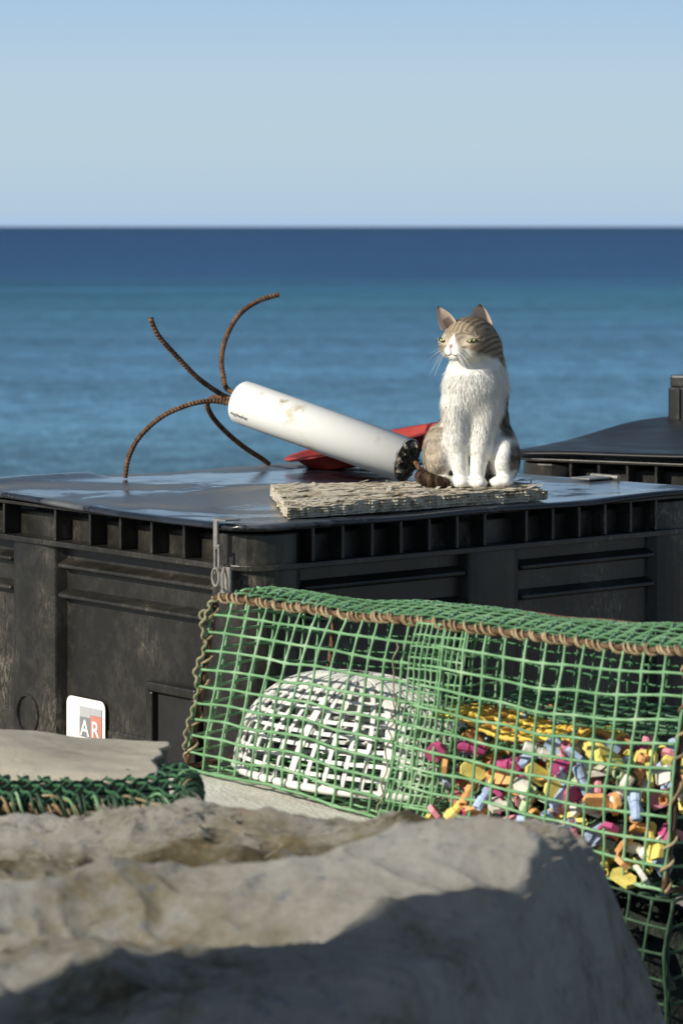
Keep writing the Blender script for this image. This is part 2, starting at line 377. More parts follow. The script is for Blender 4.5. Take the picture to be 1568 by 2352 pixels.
# red basin
T = Matrix.Translation((.078, 7.60, .855)) @ Matrix.Rotation(R(-12), 4, 'Y') @ Matrix.Scale(1.18, 4, (1, 0, 0))
c = MB(); c.lathe([(.0, -.034), (.10, -.034), (.135, -.026), (.168, .012), (.185, .015), (.19, .010), (.187, .006)], 40, T)
b_ = c.build('plastic_basin', MT['red'], smooth=True); tag(b_, 'shallow red plastic basin lying tilted behind the white pipe', 'basin')
s = b_.modifiers.new('s', 'SOLIDIFY'); s.thickness = .004
# ---------------------------------------------------------------- board
TZ = .829
bFL, bFR, bBR, bBL = Vector((-.11, 6.225)), Vector((.445, 6.66)), Vector((.42, 6.87)), Vector((-.155, 6.77))
bd = empty('wooden_board', (.15, 6.6, .802)); tag(bd, 'rotten flaking wooden board lying under the seated cat', 'board')
def bpt(u, v): return lerp(lerp(bFL, bFR, u), lerp(bBL, bBR, u), v)
c = MB(); nu, nv = 200, 70; vs = []
for j in range(nv+1):
    for i in range(nu+1):
        u, v = i/nu, j/nv; p = bpt(u, v); e = .0
        if j in (0, nv): e = .008*fbm(u*30, v*3, 2)
        p = p.copy(); p.y += e
        if i in (0, nu): p.x += .010*fbm(v*20, u*3, 5)
        z = TZ-.001+.002*fbm(p.x*12, p.y*60, 1)+.002*noise.noise(Vector((p.x*70, p.y*70, 3)))
        if v < .25 and u < .25: z -= .004*sstep(.25, 0, v)
        z -= .006*sstep(.9, 1, u)
        if abs(v-.12-.02*noise.noise(Vector((u*8, 0, 0)))) < .02: z -= .003
        vs.append((p.x, p.y, z))
fs = [(j*(nu+1)+i, j*(nu+1)+i+1, (j+1)*(nu+1)+i+1, (j+1)*(nu+1)+i) for j in range(nv) for i in range(nu)]
ring = [i for i in range(nu+1)]+[j*(nu+1)+nu for j in range(1, nv+1)]+[nv*(nu+1)+i for i in range(nu-1, -1, -1)]+[j*(nu+1) for j in range(nv-1, 0, -1)]
cen = Vector((.15, 6.62)); prev = ring; n = len(ring)
for L in range(1, 9):
    cur = []
    for k, id_ in enumerate(ring):
        x, y, z = vs[id_]; d = (Vector((x, y))-cen).normalized()
        off = .005*noise.noise(Vector((x*35, y*35, L*1.7)))+.002*random.uniform(-1, 1)-(.002 if L % 2 else -.002)
        cur.append(len(vs)); vs.append((x+d.x*off*.5, y+(-1 if k <= nu else .3)*off, lerp(z, .8025, L/8)))
    for k in range(n): fs.append((prev[k], prev[(k+1) % n], cur[(k+1) % n], cur[k]))
    prev = cur
fs.append(tuple(prev)); c.add(vs, fs)
for k in range(220):
    u, v = random.random(), random.random()**1.3; p = bpt(u, v)
    if (p-Vector((.3, 6.72))).length < .12: continue
    a = random.uniform(-.9, 1.6); l = random.uniform(.004, .018); w = l*random.uniform(.15, .5); tz = random.uniform(.0, .006)
    d = Vector((math.cos(a), math.sin(a)*1, 0))*l; e = Vector((-math.sin(a), math.cos(a), 0))*w
    o = Vector((p.x, p.y, TZ+.001)); c.add([o-d-e, o+d-e+Vector((0, 0, tz)), o+d+e+Vector((0, 0, tz)), o-d+e], [(0, 1, 2, 3)])
c.build('plank', MT['wood'], bd, world=True, recalc=False)
for (u0, v0, u1, v1, w) in ((.02, .33, .97, .2, .006), (.1, .6, .5, .55, .004), (.3, .14, .62, .10, .004)):
    c = MB(); pts = []
    for k in range(40):
        t = k/39; p = bpt(lerp(u0, u1, t), lerp(v0, v1, t)+.03*noise.noise(Vector((t*6, u0, 0)))); pts.append((p.x, p.y, TZ+.002+.002*noise.noise(Vector((t*9, 3, 0)))))
    c.tube(pts, [w*(.5+.5*noise.noise(Vector((k*.7, 1, 0)))) for k in range(40)], 5)
    c.build('raised_strip', MT['wood'], bd, world=True)
# ---------------------------------------------------------------- pipe anchor
pr_ = Vector((.150, 6.99, .863)); pl_ = Vector((-.240, 7.24, .984)); ax = (pl_-pr_).normalized()
an = empty('pipe_anchor', (pr_.x, pr_.y, .805)); tag(an, 'homemade anchor of white pipe filled with concrete, four rusty prongs', 'anchor')
Q = Vector((0, 0, 1)).rotation_difference(ax).to_matrix().to_4x4(); TT = Matrix.Translation(pr_) @ Q; L = (pl_-pr_).length
c = MB(); r0 = .0520
c.lathe([(r0-.0025, .004), (r0-.002, 0), (r0, .0), (r0, L-.02), (r0-.0012, L-.004), (r0-.004, L), (r0-.006, L-.004)], 56, TT); c.build('pipe', MT['pipe'], an, world=True, smooth=True)
for z_, sg in ((-.005, -1), (L-.006, 1)):
    c = MB(); vs = [TT @ Vector((0, 0, z_))]; nn = 40
    for rr_ in (.012, .024, .036, .045, .0503 if sg > 0 else .0525):
        for k in range(nn):
            a = 2*PI*k/nn; jr = 1+(.06*noise.noise(Vector((math.cos(a)*3, math.sin(a)*3, 8))) if sg < 0 else 0)
            vs.append(TT @ Vector((rr_*jr*math.cos(a), rr_*jr*math.sin(a), z_+(.008*-sg if rr_ > .05 else sg*.020*noise.noise(Vector((rr_*90*math.cos(a), rr_*90*math.sin(a), sg)))))))
    c.add(vs, [(0, 1+k, 1+(k+1) % nn) for k in range(nn)]+[(1+q_*nn+k, 1+q_*nn+(k+1) % nn, 1+(q_+1)*nn+(k+1) % nn, 1+(q_+1)*nn+k) for q_ in range(4) for k in range(nn)])
    c.build('concrete_fill', MT['concrete'], an, world=True)
e0 = pl_
rods = [
 [e0-ax*.04, at(522, 912, 7.27), at(490, 894, 7.26), at(450, 864, 7.22), at(400, 812, 7.18), at(365, 772, 7.15), at(350, 742, 7.14), at(347, 728, 7.14)],
 [e0-ax*.04+Vector((0, 0, .02)), at(525, 896, 7.26), at(512, 860, 7.29), at(509, 820, 7.32), at(521, 770, 7.36), at(550, 722, 7.40), at(592, 692, 7.44), at(641, 676, 7.46)],
 [e0-ax*.04-Vector((0, 0, .004)), at(520, 925, 7.27), at(480, 921, 7.27), at(430, 931, 7.25), at(372, 957, 7.24), at(322, 1002, 7.25), at(296, 1050, 7.27), at(287, 1098, 7.27)],
 [e0-ax*.04+Vector((0, .02, 0)), at(515, 914, 7.28), at(488, 914, 7.31), at(476, 930, 7.34), at(490, 960, 7.40), at(522, 995, 7.48), at(562, 1028, 7.57), at(602, 1054, 7.64), at(618, 1067, 7.66)]]
for rd in rods:
    pts = resample(catmull(rd, 14), .0022); c = MB()
    c.tube(pts, [.0062+.0011*(1 if (k % 4) < 2 else -1)*.6 for k in range(len(pts))], 8); c.build('prong', MT['rust'], an, world=True)
c = MB(); h0 = pr_+Vector((.0, -.0, 0))
c.tube(catmull([h0+ax*.03, h0-ax*.01+Vector((0, 0, .0)), h0-ax*.028+Vector((-.005, 0, .004)), h0-ax*.038+Vector((0, -.01, -.014)), h0-ax*.026+Vector((-.0, -.012, -.032))], 8), .006, 8)
c.build('rusty_hook', MT['rust'], an, world=True)
c = MB()
upv = Vector((0, 0, 1)); upv = (upv-ax*upv.dot(ax)).normalized(); sd = ax.cross(upv).normalized()
if sd.y > 0: sd = -sd
def onp(l, a): return pl_-ax*l+(sd*math.cos(a)+upv*math.sin(a))*(r0+.0004)
for k in range(9):
    a0 = -.35-.04*(k % 3); l = .014+.0052*k; pts = [onp(l+.004*math.sin(q*2.2+k), a0-.035*q) for q in range(5)]; c.tube(pts, .0005, 4)
c.tube([onp(.01, -.47), onp(.03, -.44), onp(.045, -.5), onp(.06, -.46)], .0007, 4)
c.build('marker_scribble', MT['ink'], an, world=True)
# ---------------------------------------------------------------- traps
def net(c, f, a, b, r, jit=.0011, sub=3, closed=False, shear=0.0, knot=1.45):
    J = {}
    for j in range(b+1):
        for i in range(a+1): J[i, j] = Vector([random.uniform(-1, 1)*jit for _ in range(3)])
    def P(x, y):
        i, j = int(min(x, a-1e-6)), int(min(y, b-1e-6)); u, v = x-i, y-j
        jt = lerp(lerp(J[i, j], J[i+1, j], u), lerp(J[i, j+1], J[i+1, j+1], u), v)
        return f((x+shear*y)/a, y/b)+jt
    rad = lambda k: r*(knot if k % sub == 0 else .95)
    for i in range(a+(0 if closed else 1)):
        c.tube([P(i, k/sub) for k in range(b*sub+1)], [rad(k) for k in range(b*sub+1)], 6)
    for j in range(b+1):
        c.tube([P(k/sub, j) for k in range(a*sub+1)], [rad(k) for k in range(a*sub+1)], 6)
def make_trap(FTL, FTR, FBL, FBR, nvec, wt, wb, nu, nv, nw, label, mt, seed=0, partition=True, zb=(-.03, .0), frame=True):
    root = empty('mesh_trap', (lerp(FBL, FBR, .5)+nvec*wb*.5)); tag(root, label, 'trap')
    def Pt(t, w, h):
        fb = lerp(FBL, FBR, t); ft = lerp(FTL, FTR, t)
        f = lerp(fb, ft, h); b = lerp(fb+nvec*wb, ft+nvec*lerp(wt[0], wt[1], t)+Vector((0, 0, lerp(zb[0], zb[1], t))), h); p = lerp(f, b, w)
        k = seed*3.1
        d = Vector((noise.noise(p*3+Vector((k, 0, 0))), noise.noise(p*3+Vector((0, k+5, 0))), noise.noise(p*3+Vector((0, 0, k+9)))))*.022
        d += Vector((noise.noise(p*9+Vector((k, 0, 0))), noise.noise(p*9+Vector((0, k+5, 0))), noise.noise(p*9+Vector((0, 0, k+9)))))*.0055
        return p+d
    def panel(name, f, a, b, r=.0028, m=None):
        c = MB(); net(c, f, a, b, r); return c.build(name, m or mt, root, world=True, smooth=True)
    nrm = -nvec
    panel('front_panel', lambda u, v: Pt(u, 0, v)+nrm*(.022*math.sin(PI*v)*(.5+.5*math.sin(PI*2*u)**2)), nu, nv)
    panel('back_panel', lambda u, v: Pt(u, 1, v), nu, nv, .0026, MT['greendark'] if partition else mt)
    panel('floor_panel', lambda u, v: Pt(u, v, 0), nu, nw, .0026)
    panel('end_panel', lambda u, v: Pt(0, u, v), nw, nv)
    panel('end_panel', lambda u, v: Pt(1, u, v), nw, nv)
    c = MB(); cw = nw+2; cu = nu+6
    for dr in (1, -1):
        for k in range(-cw-1, cu+cw+2):
            pts = []
            for q in range(0, 4*cw+1):
                w = q/(4*cw); u = (k+dr*w*cw*.62)/cu
                if 0 <= u <= 1: pts.append(Pt(u, w, 1)+Vector((0, 0, .014*math.sin(PI*w)+.0025*math.sin(q*PI/2+dr))))
            if len(pts) > 2: c.tube(pts, .0029, 6)
    c.build('top_panel', mt, root, world=True, smooth=True)
    if not frame: return root, Pt
    c = MB()
    E = [[Pt(t/30, w, 1) for t in range(31)] for w in (0, 1)]+[[Pt(t/30, 1, 0) for t in range(31)]]+[[Pt(t, w, h/10) for h in range(11)] for t in (0, 1) for w in (0, 1)]+[[Pt(t, w/10, h) for w in range(11)] for t in (0, 1) for h in (0, 1)]
    for e in E: c.tube(e, .0055, 8)
    c.build('rusty_frame', MT['rust'], root, world=True, smooth=True)
    c = MB()
    top = [Pt(t/60, 0, 1) for t in range(61)]
    c.tube(helix(top, .0085, .036, jit=5), .0030, 6); c.tube(helix(top, .0075, .025, jit=7)[4:], .0026, 6)
    c.tube(helix([Pt(0, 0, h/20) for h in range(21)], .009, .05, jit=5), .0031, 6)
    c.tube(helix([Pt(1, 0, h/20) for h in range(21)], .009, .06, jit=5), .0031, 6)
    c.build('lashing_rope', MT['rope'], root, world=True, smooth=True)
    if partition:
        panel('inner_panel', lambda u, v: Pt(.455+.085*u+.035*v, -.045+.07*u, v), 9, nv+8, .0022)
        panel('cross_panel', lambda u, v: Pt(.50+.05*u, .0+.36*u, v), 6, nv+3, .0024)
        panel('inner_shelf', lambda u, v: Pt(.53+.47*u, .25+.7*v, .62-.02*v), 14, 6, .0028, MT['greendark'])
        c = MB()
        c.tube(helix([Pt(.457, 0, h/20)-nvec*.020 for h in range(19)], .0035, .05, jit=8), .0016, 6)
        c.build('green_twine', MT['greenrope'], root, world=True, smooth=True)
        c = MB(); p0 = Pt(0, 0, 1); tgt = [Pt(0, 0, h)+Vector((-.013, -.012, 0)) for h in (.93, .84, .72, .6, .48, .36, .24, .1)]
        pz = [p0+Vector((.02, -.01, .004)), p0+Vector((-.014, -.012, -.012))]+[t_+Vector((random.uniform(-.007, .008), 0, 0)) for t_ in tgt]
        path = catmull(pz, 14)
        for ph in (0, 6): c.tube(helix(path, .0028, .024, jit=0)[ph:], .0031, 6)
        c.tube([p0+Vector((-.020+.012*math.cos(a), -.012, -.040+.012*math.sin(a)+.002*a)) for a in [k*.4 for k in range(20)]], .0034, 6)
        c.build('knotted_rope', MT['greenrope'], root, world=True, smooth=True)
    return root, Pt
nv_ = Vector((.70, .714, 0))
trap1, P1 = make_trap(Vector((-.24, 5.90, .676)), Vector((.578, 5.09, .683)), Vector((-.308, 5.85, .365)), Vector((.545, 5.10, .285)), nv_, (.33, .38), .36, 26, 10, 8,
   'green plastic mesh trap with white basket and coloured floats inside', MT['green'])
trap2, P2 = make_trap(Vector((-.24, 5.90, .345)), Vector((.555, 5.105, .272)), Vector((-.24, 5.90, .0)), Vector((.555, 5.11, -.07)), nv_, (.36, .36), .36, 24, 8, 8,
   'shaded green mesh trap underneath the trap of coloured floats', MT['greenshade'], seed=2, partition=False, frame=False)
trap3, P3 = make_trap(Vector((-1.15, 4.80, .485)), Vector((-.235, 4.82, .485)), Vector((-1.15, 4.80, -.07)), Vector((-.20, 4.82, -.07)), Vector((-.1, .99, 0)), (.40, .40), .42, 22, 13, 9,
   'shaded green netted trap under beige canvas on the left', MT['greendark'], seed=4, partition=False, zb=(-.015, -.015))  # darker green stands in for the shadow on this trap
edge = [P3(t/50, .02, 1)+Vector((0, 0, .004)) for t in range(51)]+[P3(1, w, 1)+Vector((.0, 0, -.01*w)) for w in (.1, .2, .35, .5)]
c = MB()
for r_, pt, ph in ((.016, .030, 0), (.021, .047, 5), (.012, .022, 9), (.019, .036, 13)): c.tube(helix(edge, r_, pt, .003, jit=16)[ph:], .0026, 6)
c.build('rolled_net_edge', MT['greenshade'], trap3, world=True, smooth=True)
c = MB(); c.tube(helix(edge, .019, .062, .003, jit=16)[8:], .0024, 6); c.build('green_lacing', MT['green'], trap3, world=True, smooth=True)
c = MB(); c.tube(helix(edge, .018, .095, .003, jit=16), .0022, 6); c.build('edge_rope', MT['rope'], trap3, world=True, smooth=True)
def heap(P, t0, t1, top, name, label, cat='net'):  # dark mounds added to make the trap interiors look shaded
    c = MB(); nx, ny = 70, 24; vs = []
    for j in range(ny+1):
        for i in range(nx+1):
            u, v = i/nx, j/ny; t = lerp(t0, t1, u); w = lerp(.04, .94, v)
            e = min(1, 8*min(u, 1-u))*min(1, 5*min(v+.02, 1-v+.02)); h = .02+top*e**.5*(.85+.25*noise.noise(Vector((t*9, w*6, 1)))+.1*noise.noise(Vector((t*30, w*20, 1))))
            vs.append(P(t, w, h))
    c.add(vs, [(j*(nx+1)+i, j*(nx+1)+i+1, (j+1)*(nx+1)+i+1, (j+1)*(nx+1)+i) for j in range(ny) for i in range(nx)])
    tag(c.build(name, MT['shadefill'], smooth=True), label, cat)
heap(P2, .02, .98, .82, 'shade_mound', 'dark mound added as shade inside the lower green trap')
heap(P3, .02, .97, .80, 'shade_mound', 'dark mound added as shade inside the netted trap under the canvas')
heap(P1, .56, .97, .34, 'shade_mound', 'dark mound added as shaded gaps under the coloured floats')
# foam sheet
c = MB(); pts = [(-.44, 5.64), (-.32, 5.47), (.12, 5.20), (.30, 5.30), (.36, 5.60), (.0, 6.05), (-.16, 6.0)]
def shz(x, y): return .352-(.072)*((x+.3)/.85)-.002
def dens(P, n=10): return [lerp(Vector(P[i]), Vector(P[(i+1) % len(P)]), k/n) for i in range(len(P)) for k in range(n)]
DP = dens(pts); n = len(DP)
DP = [p+Vector((.014*noise.noise(Vector((p.x*22, p.y*22, 0))), .014*noise.noise(Vector((p.x*22, p.y*22, 5))))) for p in DP]
c.add([(p.x, p.y, shz(p.x, p.y)) for p in DP]+[(p.x, p.y, shz(p.x, p.y)-.02) for p in DP], [tuple(range(n)), tuple(range(n, 2*n))]+[(k, (k+1) % n, n+(k+1) % n, n+k) for k in range(n)])
tag(c.build('foam_sheet', MT['foam']), 'cream white foam sheet sticking out below the green trap', 'foam sheet')
# basket
cc = P1(.245, .47, 0); cc.z += .008
wb = empty('mesh_basket', cc, R(-45)); tag(wb, 'upturned white plastic mesh basket inside the green trap', 'basket')
def dome(u, v, k=1.0):
    a = 2*PI*u; e = v*PI/2*.95
    return Vector((.290*math.cos(a)*math.cos(e)**.75*k, .158*math.sin(a)*math.cos(e)**.75*k, .192*math.sin(e)**1.0*k))
def strip(c, pts, nrms, w, th=.0016):
    vs = []; m = len(pts)
    for i in range(m):
        t = (pts[min(i+1, m-1)]-pts[max(i-1, 0)]).normalized(); n_ = nrms[i].normalized(); s_ = t.cross(n_).normalized()*w*.5
        vs += [pts[i]-s_-n_*th, pts[i]+s_-n_*th, pts[i]+s_+n_*th, pts[i]-s_+n_*th]
    fs = [(4*i+k, 4*i+(k+1) % 4, 4*(i+1)+(k+1) % 4, 4*(i+1)+k) for i in range(m-1) for k in range(4)]
    c.add(vs, fs)
def dn(p): return Vector((p.x/.29**2, p.y/.158**2, p.z/.192**2+1e-4))
c = MB(); NU, NV = 42, 11
for i in range(NU):
    pts = [dome(i/NU+.004*k/4, k/(NV*4)) for k in range(NV*4+1)]; strip(c, pts, [dn(p) for p in pts], .0085)
for j in range(NV):
    pts = [dome(k/(NU*2), j/NV, .992) for k in range(NU*2+1)]; strip(c, pts, [dn(p) for p in pts], .0075)
c.build('mesh_shell', MT['whitenet'], wb)
for u0 in (.60, .74, .86):
    c = MB(); pts = [dome(u0+.05*v/12, v/12, 1.012) for v in range(13)]; strip(c, pts, [dn(p) for p in pts], .015, .002); c.build('rib', MT['whitenet'], wb)
c = MB(); c.tube([dome(i/60, 0) for i in range(60)], .008, 8, True); c.build('rim', MT['whitenet'], wb, smooth=True)
# floats
cols_ = {'pink': (.74, .28, .34), 'yellow': (.82, .70, .18), 'pale blue': (.42, .54, .76), 'orange': (.82, .42, .16), 'pale green': (.54, .68, .40), 'white': (.80, .77, .68), 'magenta': (.52, .08, .23)}
fm = {}
for k_, cv in cols_.items():
    mt = M(k_.replace(' ', '_')+'_plastic', [(.3, tuple(x*.6 for x in cv)), (.6, cv)], 35, (.5, .75), .3, 200)
    c = MB(); r_ = .0100; h = .027
    c.lathe([(.005, -h+.01), (.006, -h), (.008, -h), (r_, -h+.003), (r_, -.006), (.0080, -.004), (.0080, .004), (r_, .006), (r_, h-.003), (.008, h), (.006, h), (.005, h-.01), (.005, -h+.01)], 10)
    a_ = c.build('tmp', mt, smooth=False)
    c = MB(); c.prism([(-.021, -.012), (.015, -.015), (.024, .0), (.015, .014), (-.018, .015), (-.025, .002)], -.004, .005)
    b_2 = c.build('tmp', mt, smooth=False); fm[k_] = (a_.data, b_2.data); bpy.data.objects.remove(a_); bpy.data.objects.remove(b_2)
ks = list(cols_)+['yellow', 'pale blue', 'orange', 'white', 'yellow']; cand = []
for L_ in range(9):
    for i in range(18):
        for j in range(4):
            t = .540+.0258*i+random.uniform(-.010, .010)+(.013 if L_ % 2 else 0); w = .03+.20*j+random.uniform(-.04, .06)
            if t > .985: continue
            if j > 1 and L_ < 5: continue
            top = .48+.16*noise.noise(Vector((t*7, w*3, 0)))+.1*w
            h = .03+.060*L_+random.uniform(-.015, .015)
            if h > top: continue
            cand.append((t, w, h, L_, j))
random.shuffle(cand); cand = cand[:280]
for t, w, h, L_, j in cand:
    p = P1(t, w, h); k_ = random.choice(ks) if random.random() < .6 else ks[int(11.99*abs(noise.noise(Vector((t*5, L_*.6, j)))*2) % 12)]
    o = bpy.data.objects.new('float', fm[k_][0 if random.random() < .45 else 1]); col.objects.link(o); o.location = p
    o.rotation_euler = (R(90)+random.uniform(-1.3, 1.3), random.uniform(-.8, .8), random.uniform(-.6, 2.4))
    tag(o, '%s plastic float in the heap inside the green mesh trap' % k_, 'float', '%s floats heaped in the trap' % k_)
c = MB()
for s_ in range(20):
    pts = []; t, w, h = random.uniform(.54, .95), random.uniform(.02, .3), random.uniform(.05, .55)
    for k in range(9):
        pts.append(P1(min(.98, max(.53, t)), min(.9, max(.02, w)), min(.62, max(.03, h)))); t += random.uniform(-.04, .045); w += random.uniform(-.07, .07); h += random.uniform(-.09, .09)
    c.tube(catmull(pts, 6), random.choice((.002, .0028, .0035)), 6)
tag(c.build('fishing_line', MT['greendark'], smooth=True), 'tangled dark green line running through the coloured floats', 'line', kind='stuff')
c = MB(); net(c, lambda u, v: P1(.50+.25*u, .08+.50*v, .57-.10*abs(v-.4)+.025*math.sin(u*9)+.015*math.sin(v*9+u*4)), 16, 6, .0045)
mt = M('yellow_plastic', [(.5, (.80, .66, .09)), (.66, (.74, .36, .08))], 3, (.4, .6), .1)
tag(c.build('net_piece', mt, smooth=True), 'yellow and orange plastic net lying on the coloured floats', 'net')
# ---------------------------------------------------------------- canvas over the left trap
c = MB(); nx, ny = 150, 70; vs = []
for j in range(ny+1):
    for i in range(nx+1):
        v = j/ny
        xe = -.305+.03*noise.noise(Vector((v*5, 3, 0)))
        x = lerp(-1.3, xe, i/nx); y = lerp(5.0, 5.45, v)+.05*noise.noise(Vector((x*4, 1, 0)))*(1-v)
        z = .500+.040*math.sin(PI*min(1, v*1.25))**.8*(1-.98*sstep(-.64, -.34, x))+.006*fbm(x*5, y*9, 3)+.009*max(0, noise.noise(Vector((x*3, y*14, 8))))
        if v > .75: z -= .45*sstep(.75, 1, v)
        z -= .010*sstep(.06, 0, v)
        vs.append((x, y, z))
c.add(vs, [(j*(nx+1)+i, j*(nx+1)+i+1, (j+1)*(nx+1)+i+1, (j+1)*(nx+1)+i) for j in range(ny) for i in range(nx)])
o = c.build('canvas_sheet', MT['canvaspale'], smooth=True); tag(o, 'pale beige canvas folded over the dark netted trap at left', 'canvas'); s = o.modifiers.new('s', 'SOLIDIFY'); s.thickness = .005
# ---------------------------------------------------------------- foreground tarp
def tarp_z(x, y):
    dA = -((x+.42)*(-.25)+(y-3.36)*.97)
    dB = ((x-.350)*.93+(y-4.2)*(-.36))
    dC = y-4.50+.03*noise.noise(Vector((x*3, 0, 2)))
    wob = .05*noise.noise(Vector((x*3.1, y*3.1, 4)))+.018*noise.noise(Vector((x*11, y*11, 4)))
    k = .085; ds = [dA+wob, dB+wob*.6, dC]
    m = max(ds); d = m+k*math.log(sum(math.exp((q-m)/k) for q in ds))
    z = .520
    rg = math.exp(-((x+.30)/.17)**2-((y-4.42)/.06)**2)
    z += .022*rg+rg*(.030*abs(noise.noise(Vector((x*16+y*9, y*30, 5))))+.012*abs(noise.noise(Vector((x*45, y*60, 2)))))
    z -= .058*math.exp(-((x+.14)/.26)**2-((y-4.25)/.10)**2)
    z += .038*math.exp(-((x-.2)/.2)**2-((y-4.12)/.15)**2)
    z += .034*math.exp(-((x+.15)/.5)**2-((y-3.98-.2*x)/.09)**2)
    z -= .042*math.exp(-((x+.1)/.3)**2-((y-3.80)/.08)**2)
    z -= .03*sstep(4.0, 3.4, y)
    z += .026*fbm(x*3.3+2, y*3.3, 7, 2)
    a1 = x*5+y*2.2; rid = 1-abs(noise.noise(Vector((a1*.6, y*5-x*1.5, 12))))*2
    z += .024*max(0, rid)**3
    rid = 1-abs(noise.noise(Vector((x*9-2*y, y*15, 3))))*2
    z += .010*max(0, rid)**3+.004*fbm(x*20, y*26, 9, 5)
    z -= .62*(1-math.exp(-max(0, d+.03)**1.6/.036))
    return max(z, GZ+.01)
tp = empty('canvas_tarp', (-.2, 4.0, GZ)); tag(tp, 'big dirty grey beige canvas tarp draped over a heap in the foreground', 'tarp')
c = MB(); nx, ny = 500, 440; vs = []
for j in range(ny+1):
    for i in range(nx+1):
        x = lerp(-1.0, .80, i/nx); y = lerp(2.9, 4.74, j/ny); vs.append((x, y, tarp_z(x, y)))
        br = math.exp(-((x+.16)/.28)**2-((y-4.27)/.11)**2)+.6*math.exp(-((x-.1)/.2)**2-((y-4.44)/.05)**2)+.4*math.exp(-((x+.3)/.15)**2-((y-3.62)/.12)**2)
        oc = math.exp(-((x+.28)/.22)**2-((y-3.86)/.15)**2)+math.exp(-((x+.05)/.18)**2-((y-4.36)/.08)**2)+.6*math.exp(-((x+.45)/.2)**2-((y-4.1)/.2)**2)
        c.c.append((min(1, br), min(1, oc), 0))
c.add(vs, [(j*(nx+1)+i, j*(nx+1)+i+1, (j+1)*(nx+1)+i+1, (j+1)*(nx+1)+i) for j in range(ny) for i in range(nx)])
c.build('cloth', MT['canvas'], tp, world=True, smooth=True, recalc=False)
c = MB()
for k in range(1500):
    if k < 500: x = random.gauss(-.28, .12); y = random.gauss(4.42, .04)
    elif k < 1250: x = random.gauss(.24, .11); y = random.gauss(4.15, .14)
    else: x = random.uniform(-.6, .35); y = random.uniform(3.7, 4.5)
    z = tarp_z(x, y); a = random.uniform(0, 2*PI); p = Vector((x, y, z-.002)); d = Vector((math.cos(a), math.sin(a)*.6, random.uniform(.1, .9)))*random.uniform(.006, .022); cv = Vector((random.uniform(-1, 1), random.uniform(-1, 1), -.6))*.006
    c.tube([p, p+d*.5+cv*.2, p+d+cv], [.0008, .0007, .0003], 4)
c.build('frayed_threads', MT['canvaspale'], tp, world=True)['kind'] = 'stuff'
# ---------------------------------------------------------------- CAT
S_ = .957e-3
def cp(px, py, y): return np.array([(px-1085)*S_, y, (1115-py)*S_])
th = R(40); Ch = cp(1077, 778, -.002)
Sv = np.array([math.cos(th), -math.sin(th), 0]); Fv = np.array([-math.sin(th), -math.cos(th), 0.]); Uv = np.array([0, 0, 1.])
def hd(P):
    q = P-Ch; return np.stack([q@Sv, q@Fv, q@Uv], -1)
def ell(P, c, r):
    q = P-np.array(c); r = np.array(r); k0 = np.linalg.norm(q/r, axis=-1); k1 = np.linalg.norm(q/(r*r), axis=-1)+1e-9; return k0*(k0-1)/k1
def cap(P, a, b, ra, rb):
    a = np.array(a); b = np.array(b); ab = b-a; h = np.clip(((P-a)@ab)/(ab@ab), 0, 1); return np.linalg.norm(P-a-h[..., None]*ab, axis=-1)-(ra+(rb-ra)*h)
def smin(a, b, k):
    h = np.maximum(k-np.abs(a-b), 0)/k; return np.minimum(a, b)-h*h*k*.25
tailp = [cp(1030, 1075, .17), cp(1000, 1090, .14), cp(985, 1095, .10), cp(972, 1095, .05), cp(974, 1097, .005), cp(990, 1099, -.022), cp(1020, 1103, -.034)]
tailr = [.02, .018, .016, .014, .014, .0145, .010]
def sdf(P):
    P = P.astype(np.float32); d = ell(P, cp(1088, 1045, .115), (.088, .086, .076))
    d = smin(d, ell(P, cp(1094, 965, .08), (.072, .066, .095)), .05)
    d = smin(d, ell(P, cp(1090, 900, .030), (.062, .052, .085)), .045)
    d = smin(d, cap(P, cp(1098, 880, .035), cp(1103, 800, .035), .060, .048), .035)
    for a, b_, e, w in (((1050, 935, .01), (1050, 1010, -.005), (1058, 1095, -.004), (1057, 1106, -.018)), ((1120, 935, .015), (1103, 1020, -.006), (1096, 1095, -.006), (1098, 1106, -.022))):
        g = cap(P, cp(*a), cp(*b_), .034, .0225); g = smin(g, cap(P, cp(*b_), cp(*e), .0210, .0145), .012)
        g = smin(g, ell(P, cp(*w), (.0188, .027, .0125)), .008); d = smin(d, g, .016)
    d = smin(d, ell(P, cp(1012, 1045, .06), (.036, .075, .062)), .02); d = smin(d, ell(P, cp(1022, 1104, .0), (.018, .036, .012)), .012)
    d = smin(d, ell(P, cp(1156, 1052, .06), (.038, .08, .062)), .02); d = smin(d, ell(P, cp(1158, 1102, .005), (.02, .045, .0135)), .012)
    d = smin(d, ell(P, cp(1142, 1105, -.018), (.018, .022, .012)), .008)
    for i in range(6): d = np.minimum(d, cap(P, tailp[i], tailp[i+1], tailr[i], tailr[i+1])) if i > 1 else smin(d, cap(P, tailp[i], tailp[i+1], tailr[i], tailr[i+1]), .015)
    H_ = hd(P)
    h = ell(H_, (0, -.006, .003), (.052, .057, .046))
    for s in (-1, 1): h = smin(h, ell(H_, (s*.033, .014, -.014), (.027, .031, .027)), .022)
    h = smin(h, ell(H_, (0, .028, .010), (.034, .024, .023)), .020)
    h = smin(h, cap(H_, (0, .034, .008), (0, .056, -.014), .0128, .0090), .014)
    h = smin(h, ell(H_, (0, .042, -.022), (.024, .018, .018)), .015)
    for s in (-1, 1): h = smin(h, ell(H_, (s*.0110, .052, -.0245), (.0132, .011, .0112)), .008)
    h = smin(h, ell(H_, (0, .045, -.036), (.0135, .013, .009)), .012)
    for s in (-1, 1):
        e = ell(H_, (s*.027, .057, .0), (.0135, .012, .0085)); h = -smin(-h, e, .010)
    return smin(d, h, .020)
